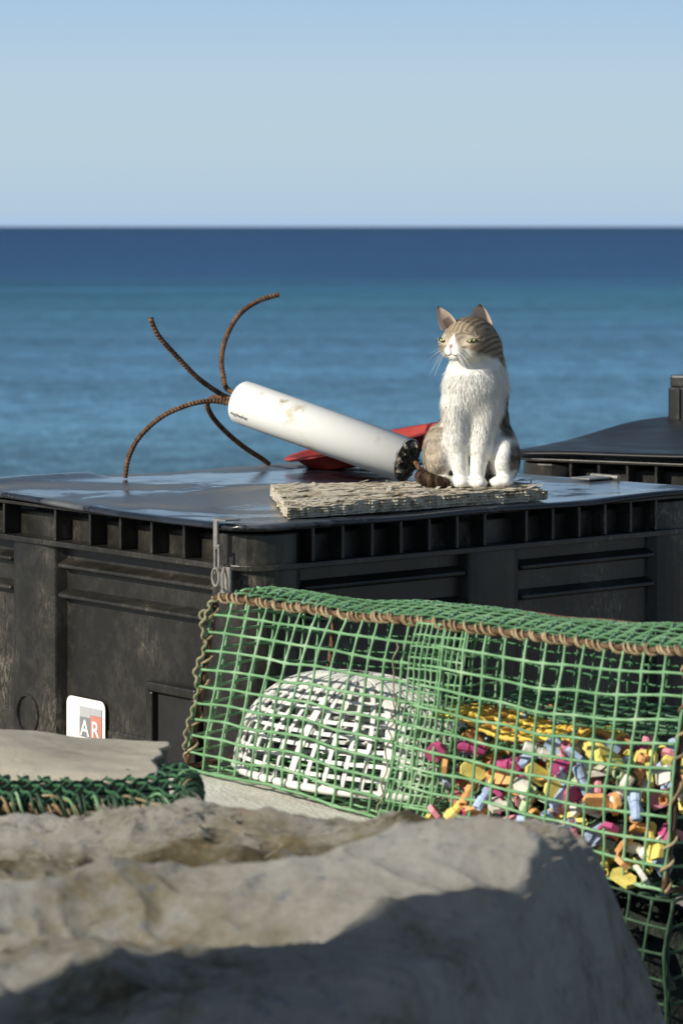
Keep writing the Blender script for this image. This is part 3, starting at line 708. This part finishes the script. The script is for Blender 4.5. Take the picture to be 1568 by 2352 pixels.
def grad(P, e=.0006):
    g = np.stack([sdf(P+np.array(v)*e)-sdf(P-np.array(v)*e) for v in ((1, 0, 0), (0, 1, 0), (0, 0, 1))], -1)
    return g/(np.linalg.norm(g, axis=-1, keepdims=True)+1e-12)
def surfnet(lo, hi, h):
    ax_ = [np.arange(lo[i], hi[i], h) for i in range(3)]; G = np.stack(np.meshgrid(*ax_, indexing='ij'), -1); sh = G.shape[:3]
    Fv_ = sdf(G.reshape(-1, 3)).reshape(sh); ins = Fv_ < 0
    nc = [s-1 for s in sh]; acc = np.zeros(nc+[3]); cnt = np.zeros(nc)
    def cs(a, o): return a[o[0]:o[0]+nc[0], o[1]:o[1]+nc[1], o[2]:o[2]+nc[2]]
    cor = [(i, j, k) for i in (0, 1) for j in (0, 1) for k in (0, 1)]
    for a in cor:
        for d in range(3):
            if a[d] == 1: continue
            b = list(a); b[d] = 1; fa, fb = cs(Fv_, a), cs(Fv_, b); m = (fa < 0) != (fb < 0)
            t = np.where(m, fa/(fa-fb+1e-20), 0); pa = cs(G, a); pos = pa.copy(); pos[..., d] += t*h
            acc += np.where(m[..., None], pos, 0); cnt += m
    act = cnt > 0; idx = -np.ones(nc, int); idx[act] = np.arange(act.sum()); V = acc[act]/cnt[act][:, None]
    faces = []
    for d in range(3):
        e1, e2 = [(1, 2), (2, 0), (0, 1)][d]
        sl0 = [slice(1, nc[i]) for i in range(3)]; sl0[d] = slice(0, nc[d])
        A = ins[tuple(sl0)]; s1 = list(sl0); s1[d] = slice(1, nc[d]+1); B = ins[tuple(s1)]
        I = np.argwhere(A != B); flip = A[A != B]
        I[:, e1] += 1; I[:, e2] += 1
        def ix(o1, o2):
            J = I.copy(); J[:, e1] -= o1; J[:, e2] -= o2; return idx[J[:, 0], J[:, 1], J[:, 2]]
        q = np.stack([ix(1, 1), ix(0, 1), ix(0, 0), ix(1, 0)], -1); q[~flip] = q[~flip][:, ::-1]; faces.append(q)
    Fc = np.concatenate(faces)
    return V, Fc
V, Fc = surfnet((-.17, -.09, -.012), (.16, .24, .41), .0028)
for _ in range(2): V = V-grad(V)*sdf(V)[:, None]*.9
V[:, 2] = np.maximum(V[:, 2], .0005)
def nz(P, f, o=0): return np.array([noise.noise(Vector((p[0]*f+o, p[1]*f, p[2]*f))) for p in P])
def sm(a, b, x):
    t = np.clip((x-a)/(b-a), 0, 1); return t*t*(3-2*t)
def colour(P):
    n1 = nz(P, 40); n2 = nz(P, 110, 5); n3 = nz(P, 18, 9); x, y, z = P[:, 0], P[:, 1], P[:, 2]; h = hd(P); s, f, u = h[:, 0], h[:, 1], h[:, 2]
    j = .008*n1+.005*n2
    white = np.array([.90, .88, .82]); C = np.tile(white, (len(P), 1))*(1+.015*n1)[:, None]
    def mix(C, c, m): return C*(1-m[:, None])+c*m[:, None]
    inhead = sm(.098, .085, np.linalg.norm(P-Ch, axis=1))*(z > .26)
    stripe = sm(-.25, .35, np.sin(z*190+n3*5+y*60)+.5*n1)
    tan = np.array([.50, .41, .30])*(.72+.27*stripe)[:, None]; grey = np.array([.19, .16, .13])*(.55+.7*stripe)[:, None]
    mt_ = sm(-.050, -.074, x+j*1.5+.12*(z-.14)*(z > .14))*sm(.30, .25, z)*sm(.008, .03, z); C = mix(C, tan, mt_*.9)
    mg = sm(.070, .100, y+j*2+.02*(x < 0)); C = mix(C, grey, mg*(z > .015))
    mr = sm(.052, .068, x+j)*sm(.095, .12, z+j)*sm(.215, .185, z)*sm(.0, .03, y+j); C = mix(C, grey, mr)
    mr = sm(.074, .086, x+j)*sm(.032, .045, z+j)*sm(.100, .080, z+j)*sm(-.04, -.01, y); C = mix(C, grey, mr)
    dt = np.min([cap(P, tailp[i], tailp[i+1], tailr[i], tailr[i+1]) for i in range(2, 6)], axis=0)
    tb = np.array([.06, .037, .023])*(.5+1.3*sm(-.2, .6, np.sin(x*300+n1*3)))[:, None]; C = mix(C, tb, sm(.006, .0, dt)*sm(-.030, -.040, x+j*.6)*(z < .06)*((y < .0)|(x < -.1)))
    # fine mackerel bars: lengthwise on the brow, slanting on the cheeks
    fw = sm(.008, .022, u)
    ph = fw*(s*620+n3*1.2)+(1-fw)*((u*1.0-np.abs(s)*.5)*520+n3*2.0+f*120)
    st = sm(-.6, .6, np.sin(ph)+.5*n2)
    tab = np.array([.37, .295, .205])*(.50+.50*st)[:, None]
    bl = .0010+np.clip(.010-u, 0, .05)*.46
    m1 = sm(bl-.001, bl+.004, np.abs(s)+j*.35)*sm(-.031, -.016, u+j*1.2+.3*np.clip(np.abs(s)-.025, 0, 1)+.35*np.clip(-f, 0, .05)); m1 = np.maximum(m1, sm(.008, .016, u+j*.6))
    C = mix(C, tab, m1*inhead)
    for sg in (-1, 1):
        e = np.sqrt(((s-sg*.027)/.017)**2+((u+.0)/.010)**2); C = mix(C, np.array([.56, .49, .38]), sm(1.35, 1.1, e)*(f > 0)*inhead*.6)
    return np.clip(C, .01, .92)
CV = colour(V)
cat = empty('cat', (.287, 6.685, TZ+.001)); tag(cat, 'white and tabby cat sitting upright on the board looking left', 'cat')
vs = [tuple(v) for v in V]; fsx = [tuple(int(i) for i in f) for f in Fc]; cols = [tuple(c_) for c_ in CV]
def ear(BL, BR, TIP, N, cupd, tipround, inner):
    BL, BR, TIP, N = map(np.array, (BL, BR, TIP, N)); na, nb = 14, 14
    for side in (0, 1):
        b0 = len(vs)
        for j in range(nb+1):
            b_ = j/nb
            for i in range(na+1):
                a = 2*i/na-1; w = (1-b_**1.8)+tipround*math.sqrt(max(0, 1-b_**2))*.34*b_; c0 = lerp(BL, BR, .5); half = (BR-BL)*.5
                p = c0+(TIP-c0)*b_+half*a*w*.95+N*(cupd*(1-a*a)*(1-b_*.75))+N*(side*.0026)*(1-abs(a)**6)*(1 if j < nb else 0)
                vs.append(tuple(p))
                if side == 0:
                    e = abs(a); base = np.array(inner)
                    cc_ = np.array([.66, .56, .44]) if e > .8 else (np.array([.34, .26, .19]) if b_ > .92 else base*(.6+.5*b_))
                    if e < .5 and b_ < .4: cc_ = cc_*.5
                else: cc_ = np.array([.28, .22, .15])
                cols.append(tuple(cc_))
        for j in range(nb):
            for i in range(na):
                q = (b0+j*(na+1)+i, b0+j*(na+1)+i+1, b0+(j+1)*(na+1)+i+1, b0+(j+1)*(na+1)+i); fsx.append(q if side == 0 else q[::-1])
Pn = lambda px, py, y: cp(px, py, y)
ear(Pn(1074, 756, -.012), Pn(1134, 768, .012), Pn(1102, 697, -.006), (.35, .93, 0), .018, 1.1, (.64, .46, .37))
ear(Pn(1011, 758, -.034), Pn(1047, 736, -.026), Pn(1003, 701, -.034), (.45, .85, 0), .012, .4, (.68, .51, .41))
m = bpy.data.meshes.new('body'); m.from_pydata(vs, [], fsx); ca = m.color_attributes.new('Col', 'FLOAT_COLOR', 'POINT')
ca.data.foreach_set('color', np.concatenate([np.array(cols), np.ones((len(cols), 1))], 1).astype(np.float32).ravel())
m.polygons.foreach_set('use_smooth', [True]*len(m.polygons)); MT['fur'] = Mcol('cat_fur', .8, .15); m.materials.append(MT['fur'])
o = bpy.data.objects.new('body', m); col.objects.link(o); o.parent = cat
def make_fur(N):
    T1 = Fc[:, [0, 1, 2]]; T2 = Fc[:, [0, 2, 3]]; T_ = np.concatenate([T1, T2]); A = V[T_[:, 0]]; B = V[T_[:, 1]]; C_ = V[T_[:, 2]]
    ar = np.linalg.norm(np.cross(B-A, C_-A), axis=1)
    wgt = ar*(1+1.5*(np.linalg.norm((A+B+C_)/3-Ch, axis=1) < .085)); pr = wgt/wgt.sum()
    t = rng.choice(len(T_), N, p=pr); r1 = np.sqrt(rng.random(N)); r2 = rng.random(N)
    P = A[t]*(1-r1)[:, None]+B[t]*(r1*(1-r2))[:, None]+C_[t]*(r1*r2)[:, None]
    n = grad(P); h = hd(P); s, f, u = h[:, 0], h[:, 1], h[:, 2]
    dh = np.linalg.norm(P-Ch, axis=1); head = sm(.095, .075, dh)*(P[:, 2] > .25)
    eye = np.minimum(np.hypot(s-.027, (u)*1.35), np.hypot(s+.027, (u)*1.35))
    ok = ~((head > .5) & (f > .02) & (eye < .0140)) & ~((np.abs(s) < .008) & (f > .05) & (u > -.022) & (u < -.006) & (head > .5)) & (P[:, 2] > .002)
    P, n, h, s, f, u, head = P[ok], n[ok], h[ok], s[ok], f[ok], u[ok], head[ok]; K = len(P)
    down = np.tile(np.array([0., .05, -1.]), (K, 1)); nose = Ch+.065*Fv-.012*Uv; back = P-nose; back /= np.linalg.norm(back, axis=1, keepdims=True)+1e-9
    dr = down*(1-head[:, None])+back*head[:, None]
    dr = dr-n*(dr*n).sum(1, keepdims=True); dr /= np.linalg.norm(dr, axis=1, keepdims=True)+1e-9
    clump = np.stack([nz(P, 70, k*7)+.6*nz(P, 170, k*5) for k in range(3)], -1)
    leg = (P[:, 2] < .10) & (P[:, 1] < .03)
    Ln = np.where(leg, .006, .012); chest = (P[:, 2] > .12) & (P[:, 1] < .06) & (head < .5); Ln = np.where(chest, .014, Ln)
    ruff = (P[:, 2] > .22) & (head < .5); Ln = np.where(ruff, .018, Ln)
    Ln = np.where(head > .5, .0062, Ln); Ln = np.where((head > .5) & (f > .035), .0028, Ln)
    cheek = (head > .5) & (np.abs(s) > .034) & (u < 0); Ln = np.where(cheek, .010, Ln)
    tl = (P[:, 0] < -.05) & (P[:, 2] < .05) & (P[:, 1] < .0); Ln = np.where(tl, .010, Ln)
    Ln *= rng.uniform(.55, 1.3, K)
    amp = np.where(ruff | chest, .15, .14)[:, None]
    d = dr+n*(.24+.18*rng.random((K, 1)))+clump*amp+rng.normal(0, .15, (K, 3)); d /= np.linalg.norm(d, axis=1, keepdims=True)
    d2 = d+dr*.4; d2 /= np.linalg.norm(d2, axis=1, keepdims=True)
    sd_ = np.cross(d, n+rng.normal(0, .2, (K, 3))); sd_ /= np.linalg.norm(sd_, axis=1, keepdims=True)+1e-9
    wd = np.where(head > .5, .00036, .0005)[:, None]
    p0 = P-n*.0008; p1 = p0+d*(Ln*.55)[:, None]; p2 = p1+d2*(Ln*.5)[:, None]; p2[:, 2] = np.maximum(p2[:, 2], .001); p1[:, 2] = np.maximum(p1[:, 2], .001)
    VV = np.stack([p0-sd_*wd, p0+sd_*wd, p1+sd_*wd*.8, p1-sd_*wd*.8, p2], 1).reshape(-1, 3)
    cc_ = colour(P)*rng.uniform(.90, 1.08, (K, 1)); CC = np.repeat(cc_, 5, 0)
    CC = np.clip(CC, 0, .95)
    b = np.arange(K)*5
    me = bpy.data.meshes.new('fur'); me.vertices.add(K*5); me.vertices.foreach_set('co', VV.astype(np.float32).ravel())
    loops = np.stack([b, b+1, b+2, b+3, b+3, b+2, b+4], 1).ravel(); me.loops.add(len(loops)); me.loops.foreach_set('vertex_index', loops.astype(np.int32))
    ls = np.stack([np.arange(K)*7, np.arange(K)*7+4], 1).ravel(); me.polygons.add(2*K); me.polygons.foreach_set('loop_start', ls.astype(np.int32))
    me.update(calc_edges=True); me.validate()
    ca = me.color_attributes.new('Col', 'FLOAT_COLOR', 'POINT'); ca.data.foreach_set('color', np.concatenate([CC, np.ones((len(CC), 1))], 1).astype(np.float32).ravel())
    me.polygons.foreach_set('use_smooth', [True]*len(me.polygons))
    nn_ = n+.25*d+clump*.10; nn_ /= np.linalg.norm(nn_, axis=1, keepdims=True)
    me.normals_split_custom_set_from_vertices(np.repeat(nn_, 5, 0).astype(np.float32))
    me.materials.append(MT['fur']); o = bpy.data.objects.new('fur', me); col.objects.link(o); o.parent = cat
make_fur(95000)
def proj(s, u, out, lift):
    o_ = out/np.linalg.norm(out); P = Ch+np.outer(s, Sv)+np.outer(u, Uv)+o_*.11
    for _ in range(40): P = P-o_*sdf(P)[:, None]*.8
    return P+o_*np.asarray(lift)[:, None]
MT['eye'] = Mcol('eye_surface', .12, .6)
for sg in (-1, 1):
    rings, seg = 14, 40; rr, aa = np.meshgrid(np.linspace(0, 1, rings+1)[1:], np.arange(seg)*2*PI/seg, indexing='ij'); rr = rr.ravel(); aa = aa.ravel()
    sn = np.sin(aa); ex = .0128*np.cos(aa)*rr; ey = np.where(sn > 0, .0042, .0058)*sn*np.abs(sn)**.25*rr
    tl = sg*.20; X = ex*math.cos(tl)-ey*math.sin(tl); Y = ex*math.sin(tl)+ey*math.cos(tl)
    X = np.concatenate([[0], X]); Y = np.concatenate([[0], Y]); rr = np.concatenate([[0], rr]); EX = np.concatenate([[0], ex]); EY = np.concatenate([[0], ey])
    out = Fv+sg*.35*Sv; c0 = proj(np.array([sg*.027]), np.array([.0]), out, np.array([0.]))[0]
    o_ = out/np.linalg.norm(out); side = np.cross(Uv, o_); side /= np.linalg.norm(side)
    if side@Sv < 0: side = -side
    Pp = c0+np.outer(X, side)+np.outer(Y, Uv)+o_*(.0035+.0040*(1-rr**2))[:, None]
    C_ = np.tile(np.array([.42, .41, .18]), (len(rr), 1)); C_[rr > .6] = (.28, .27, .11); C_[(np.abs(EX)/.0030)**2+(EY/.0056)**2 < 1] = (.004, .004, .004)
    C_[rr > .80] = (.02, .013, .01); C_[(EY > .0028)] = (.015, .01, .008); C_[(np.abs(EX) > .0090)] = (.02, .014, .01)
    fc = [(0, 1+k, 1+(k+1) % seg) for k in range(seg)]+[(1+r_*seg+k, 1+r_*seg+(k+1) % seg, 1+(r_+1)*seg+(k+1) % seg, 1+(r_+1)*seg+k) for r_ in range(rings-1) for k in range(seg)]
    c = MB(); c.add(Pp, fc); c.c = [tuple(x) for x in C_]; c.build('eye', MT['eye'], cat, smooth=True)
rings, seg = 6, 24; rr, aa = np.meshgrid(np.linspace(0, 1, rings+1)[1:], np.arange(seg)*2*PI/seg, indexing='ij'); rr = rr.ravel(); aa = aa.ravel()
X = .0072*np.cos(aa)*rr*(.62+.38*np.sin(aa)); Y = -.0135+.0052*np.sin(aa)*rr
Pp = proj(np.concatenate([[0], X]), np.concatenate([[-.0135], Y]), Fv, np.concatenate([[.002], .002*(1-rr**2)+.0006])); c = MB()
c.add(Pp, [(0, 1+k, 1+(k+1) % seg) for k in range(seg)]+[(1+r_*seg+k, 1+r_*seg+(k+1) % seg, 1+(r_+1)*seg+(k+1) % seg, 1+(r_+1)*seg+k) for r_ in range(rings-1) for k in range(seg)])
c.build('nose', M('pink_nose', [(.3, (.55, .24, .19)), (.7, (.65, .33, .26))], 90, (.4, .6), .2), cat, smooth=True)
c = MB(); s_ = np.linspace(0, 1, 8)
MTm = M('mouth_line', [(.3, (.20, .10, .08)), (.7, (.28, .15, .12))], 50, (.7, .9), 0)
c.tube([Vector(p) for p in proj(np.zeros(5), np.linspace(-.018, -.029, 5), Fv, np.full(5, .0012))], .0006, 6)
for sg in (-1, 1): c.tube([Vector(p) for p in proj(sg*.016*s_, -.029-.004*np.sin(s_*PI*.8), Fv, np.full(8, .0016))], .0007, 6)
c.build('mouth', MTm, cat, smooth=True)
c = MB()
for sg in (-1, 1):
    for k in range(9):
        p = Vector(proj(np.array([sg*(.011+.0012*(k % 3))]), np.array([-.021-.0022*(k//3)]), Fv, np.array([0.]))[0]); S3 = Vector(Sv)*sg; F3 = Vector(Fv)
        L_ = random.uniform(.045, .07); dz = (.25-.13*k)+random.uniform(-.06, .06)
        ff = .35 if sg > 0 else -.2
        pts = [p+(S3*.9+F3*ff)*(L_*t)+Vector((0, 0, dz*L_*t-.022*t*t)) for t in np.linspace(0, 1, 9)]
        c.tube(pts, [(.0004 if sg > 0 else .00028)*(1-.75*t) for t in np.linspace(0, 1, 9)], 5)
c.build('whiskers', M('whisker_white', [(.3, (.8, .8, .78)), (.7, (.85, .85, .82))], 5, (.3, .4), 0), cat, smooth=True)
# ---------------------------------------------------------------- light, world, camera
sunv = Vector((-.76, -.50, .48)).normalized()
sl = bpy.data.lights.new('sun', 'SUN'); sl.energy = 5.0; sl.angle = R(.5); sl.color = (1, .94, .82)
so = bpy.data.objects.new('sun', sl); so.rotation_euler = (-sunv).to_track_quat('-Z', 'Y').to_euler(); so.location = (-4, -2, 5); col.objects.link(so)
wd = bpy.data.worlds.new('World'); bpy.context.scene.world = wd; wd.use_nodes = True; nt = wd.node_tree; bg = nt.nodes['Background']; bg.inputs['Strength'].default_value = .08
sk = nd(nt, 'ShaderNodeTexSky', sky_type='NISHITA'); sk.sun_disc = False; sk.sun_elevation = math.asin(sunv.z); sk.sun_rotation = math.atan2(sunv.x, sunv.y) % (2*PI)
tc = nd(nt, 'ShaderNodeTexCoord'); sp = nd(nt, 'ShaderNodeSeparateXYZ'); nt.links.new(tc.outputs['Generated'], sp.inputs[0])
mr = nd(nt, 'ShaderNodeMapRange'); mr.inputs['From Min'].default_value = 0; mr.inputs['From Max'].default_value = .1; nt.links.new(sp.outputs['Z'], mr.inputs['Value'])
hz = ramp(nt, mr.outputs[0], [(0, (.40, .55, .76)), (.05, (.45, .59, .73)), (.3, (.49, .63, .72)), (.5, (.47, .62, .74)), (.74, (.395, .57, .76)), (1, (.33, .51, .74))])
sc = nd(nt, 'ShaderNodeVectorMath', operation='SCALE'); sc.inputs['Scale'].default_value = 1/.08; nt.links.new(hz, sc.inputs[0])
m2 = nd(nt, 'ShaderNodeMapRange'); m2.inputs['From Min'].default_value = .08; m2.inputs['From Max'].default_value = .3; nt.links.new(sp.outputs['Z'], m2.inputs['Value'])
mx = nd(nt, 'ShaderNodeMix', data_type='RGBA'); nt.links.new(m2.outputs[0], mx.inputs[0]); nt.links.new(sc.outputs[0], mx.inputs[6]); nt.links.new(sk.outputs[0], mx.inputs[7]); nt.links.new(mx.outputs[2], bg.inputs['Color'])
cd = bpy.data.cameras.new('camera'); cd.sensor_fit = 'VERTICAL'; cd.sensor_height = 36; cd.lens = 7000/2352*36; cd.shift_y = -656/2352; cd.clip_end = 60000; cd.clip_start = .1
cd.dof.use_dof = True; cd.dof.focus_distance = 6.6; cd.dof.aperture_fstop = 6.5
co = bpy.data.objects.new('camera', cd); co.location = (0, 0, CZ); co.rotation_euler = (R(90), 0, 0); col.objects.link(co); bpy.context.scene.camera = co
vs_ = bpy.context.scene.view_settings; vs_.view_transform = 'Standard'; vs_.look = 'None'; vs_.exposure = 0
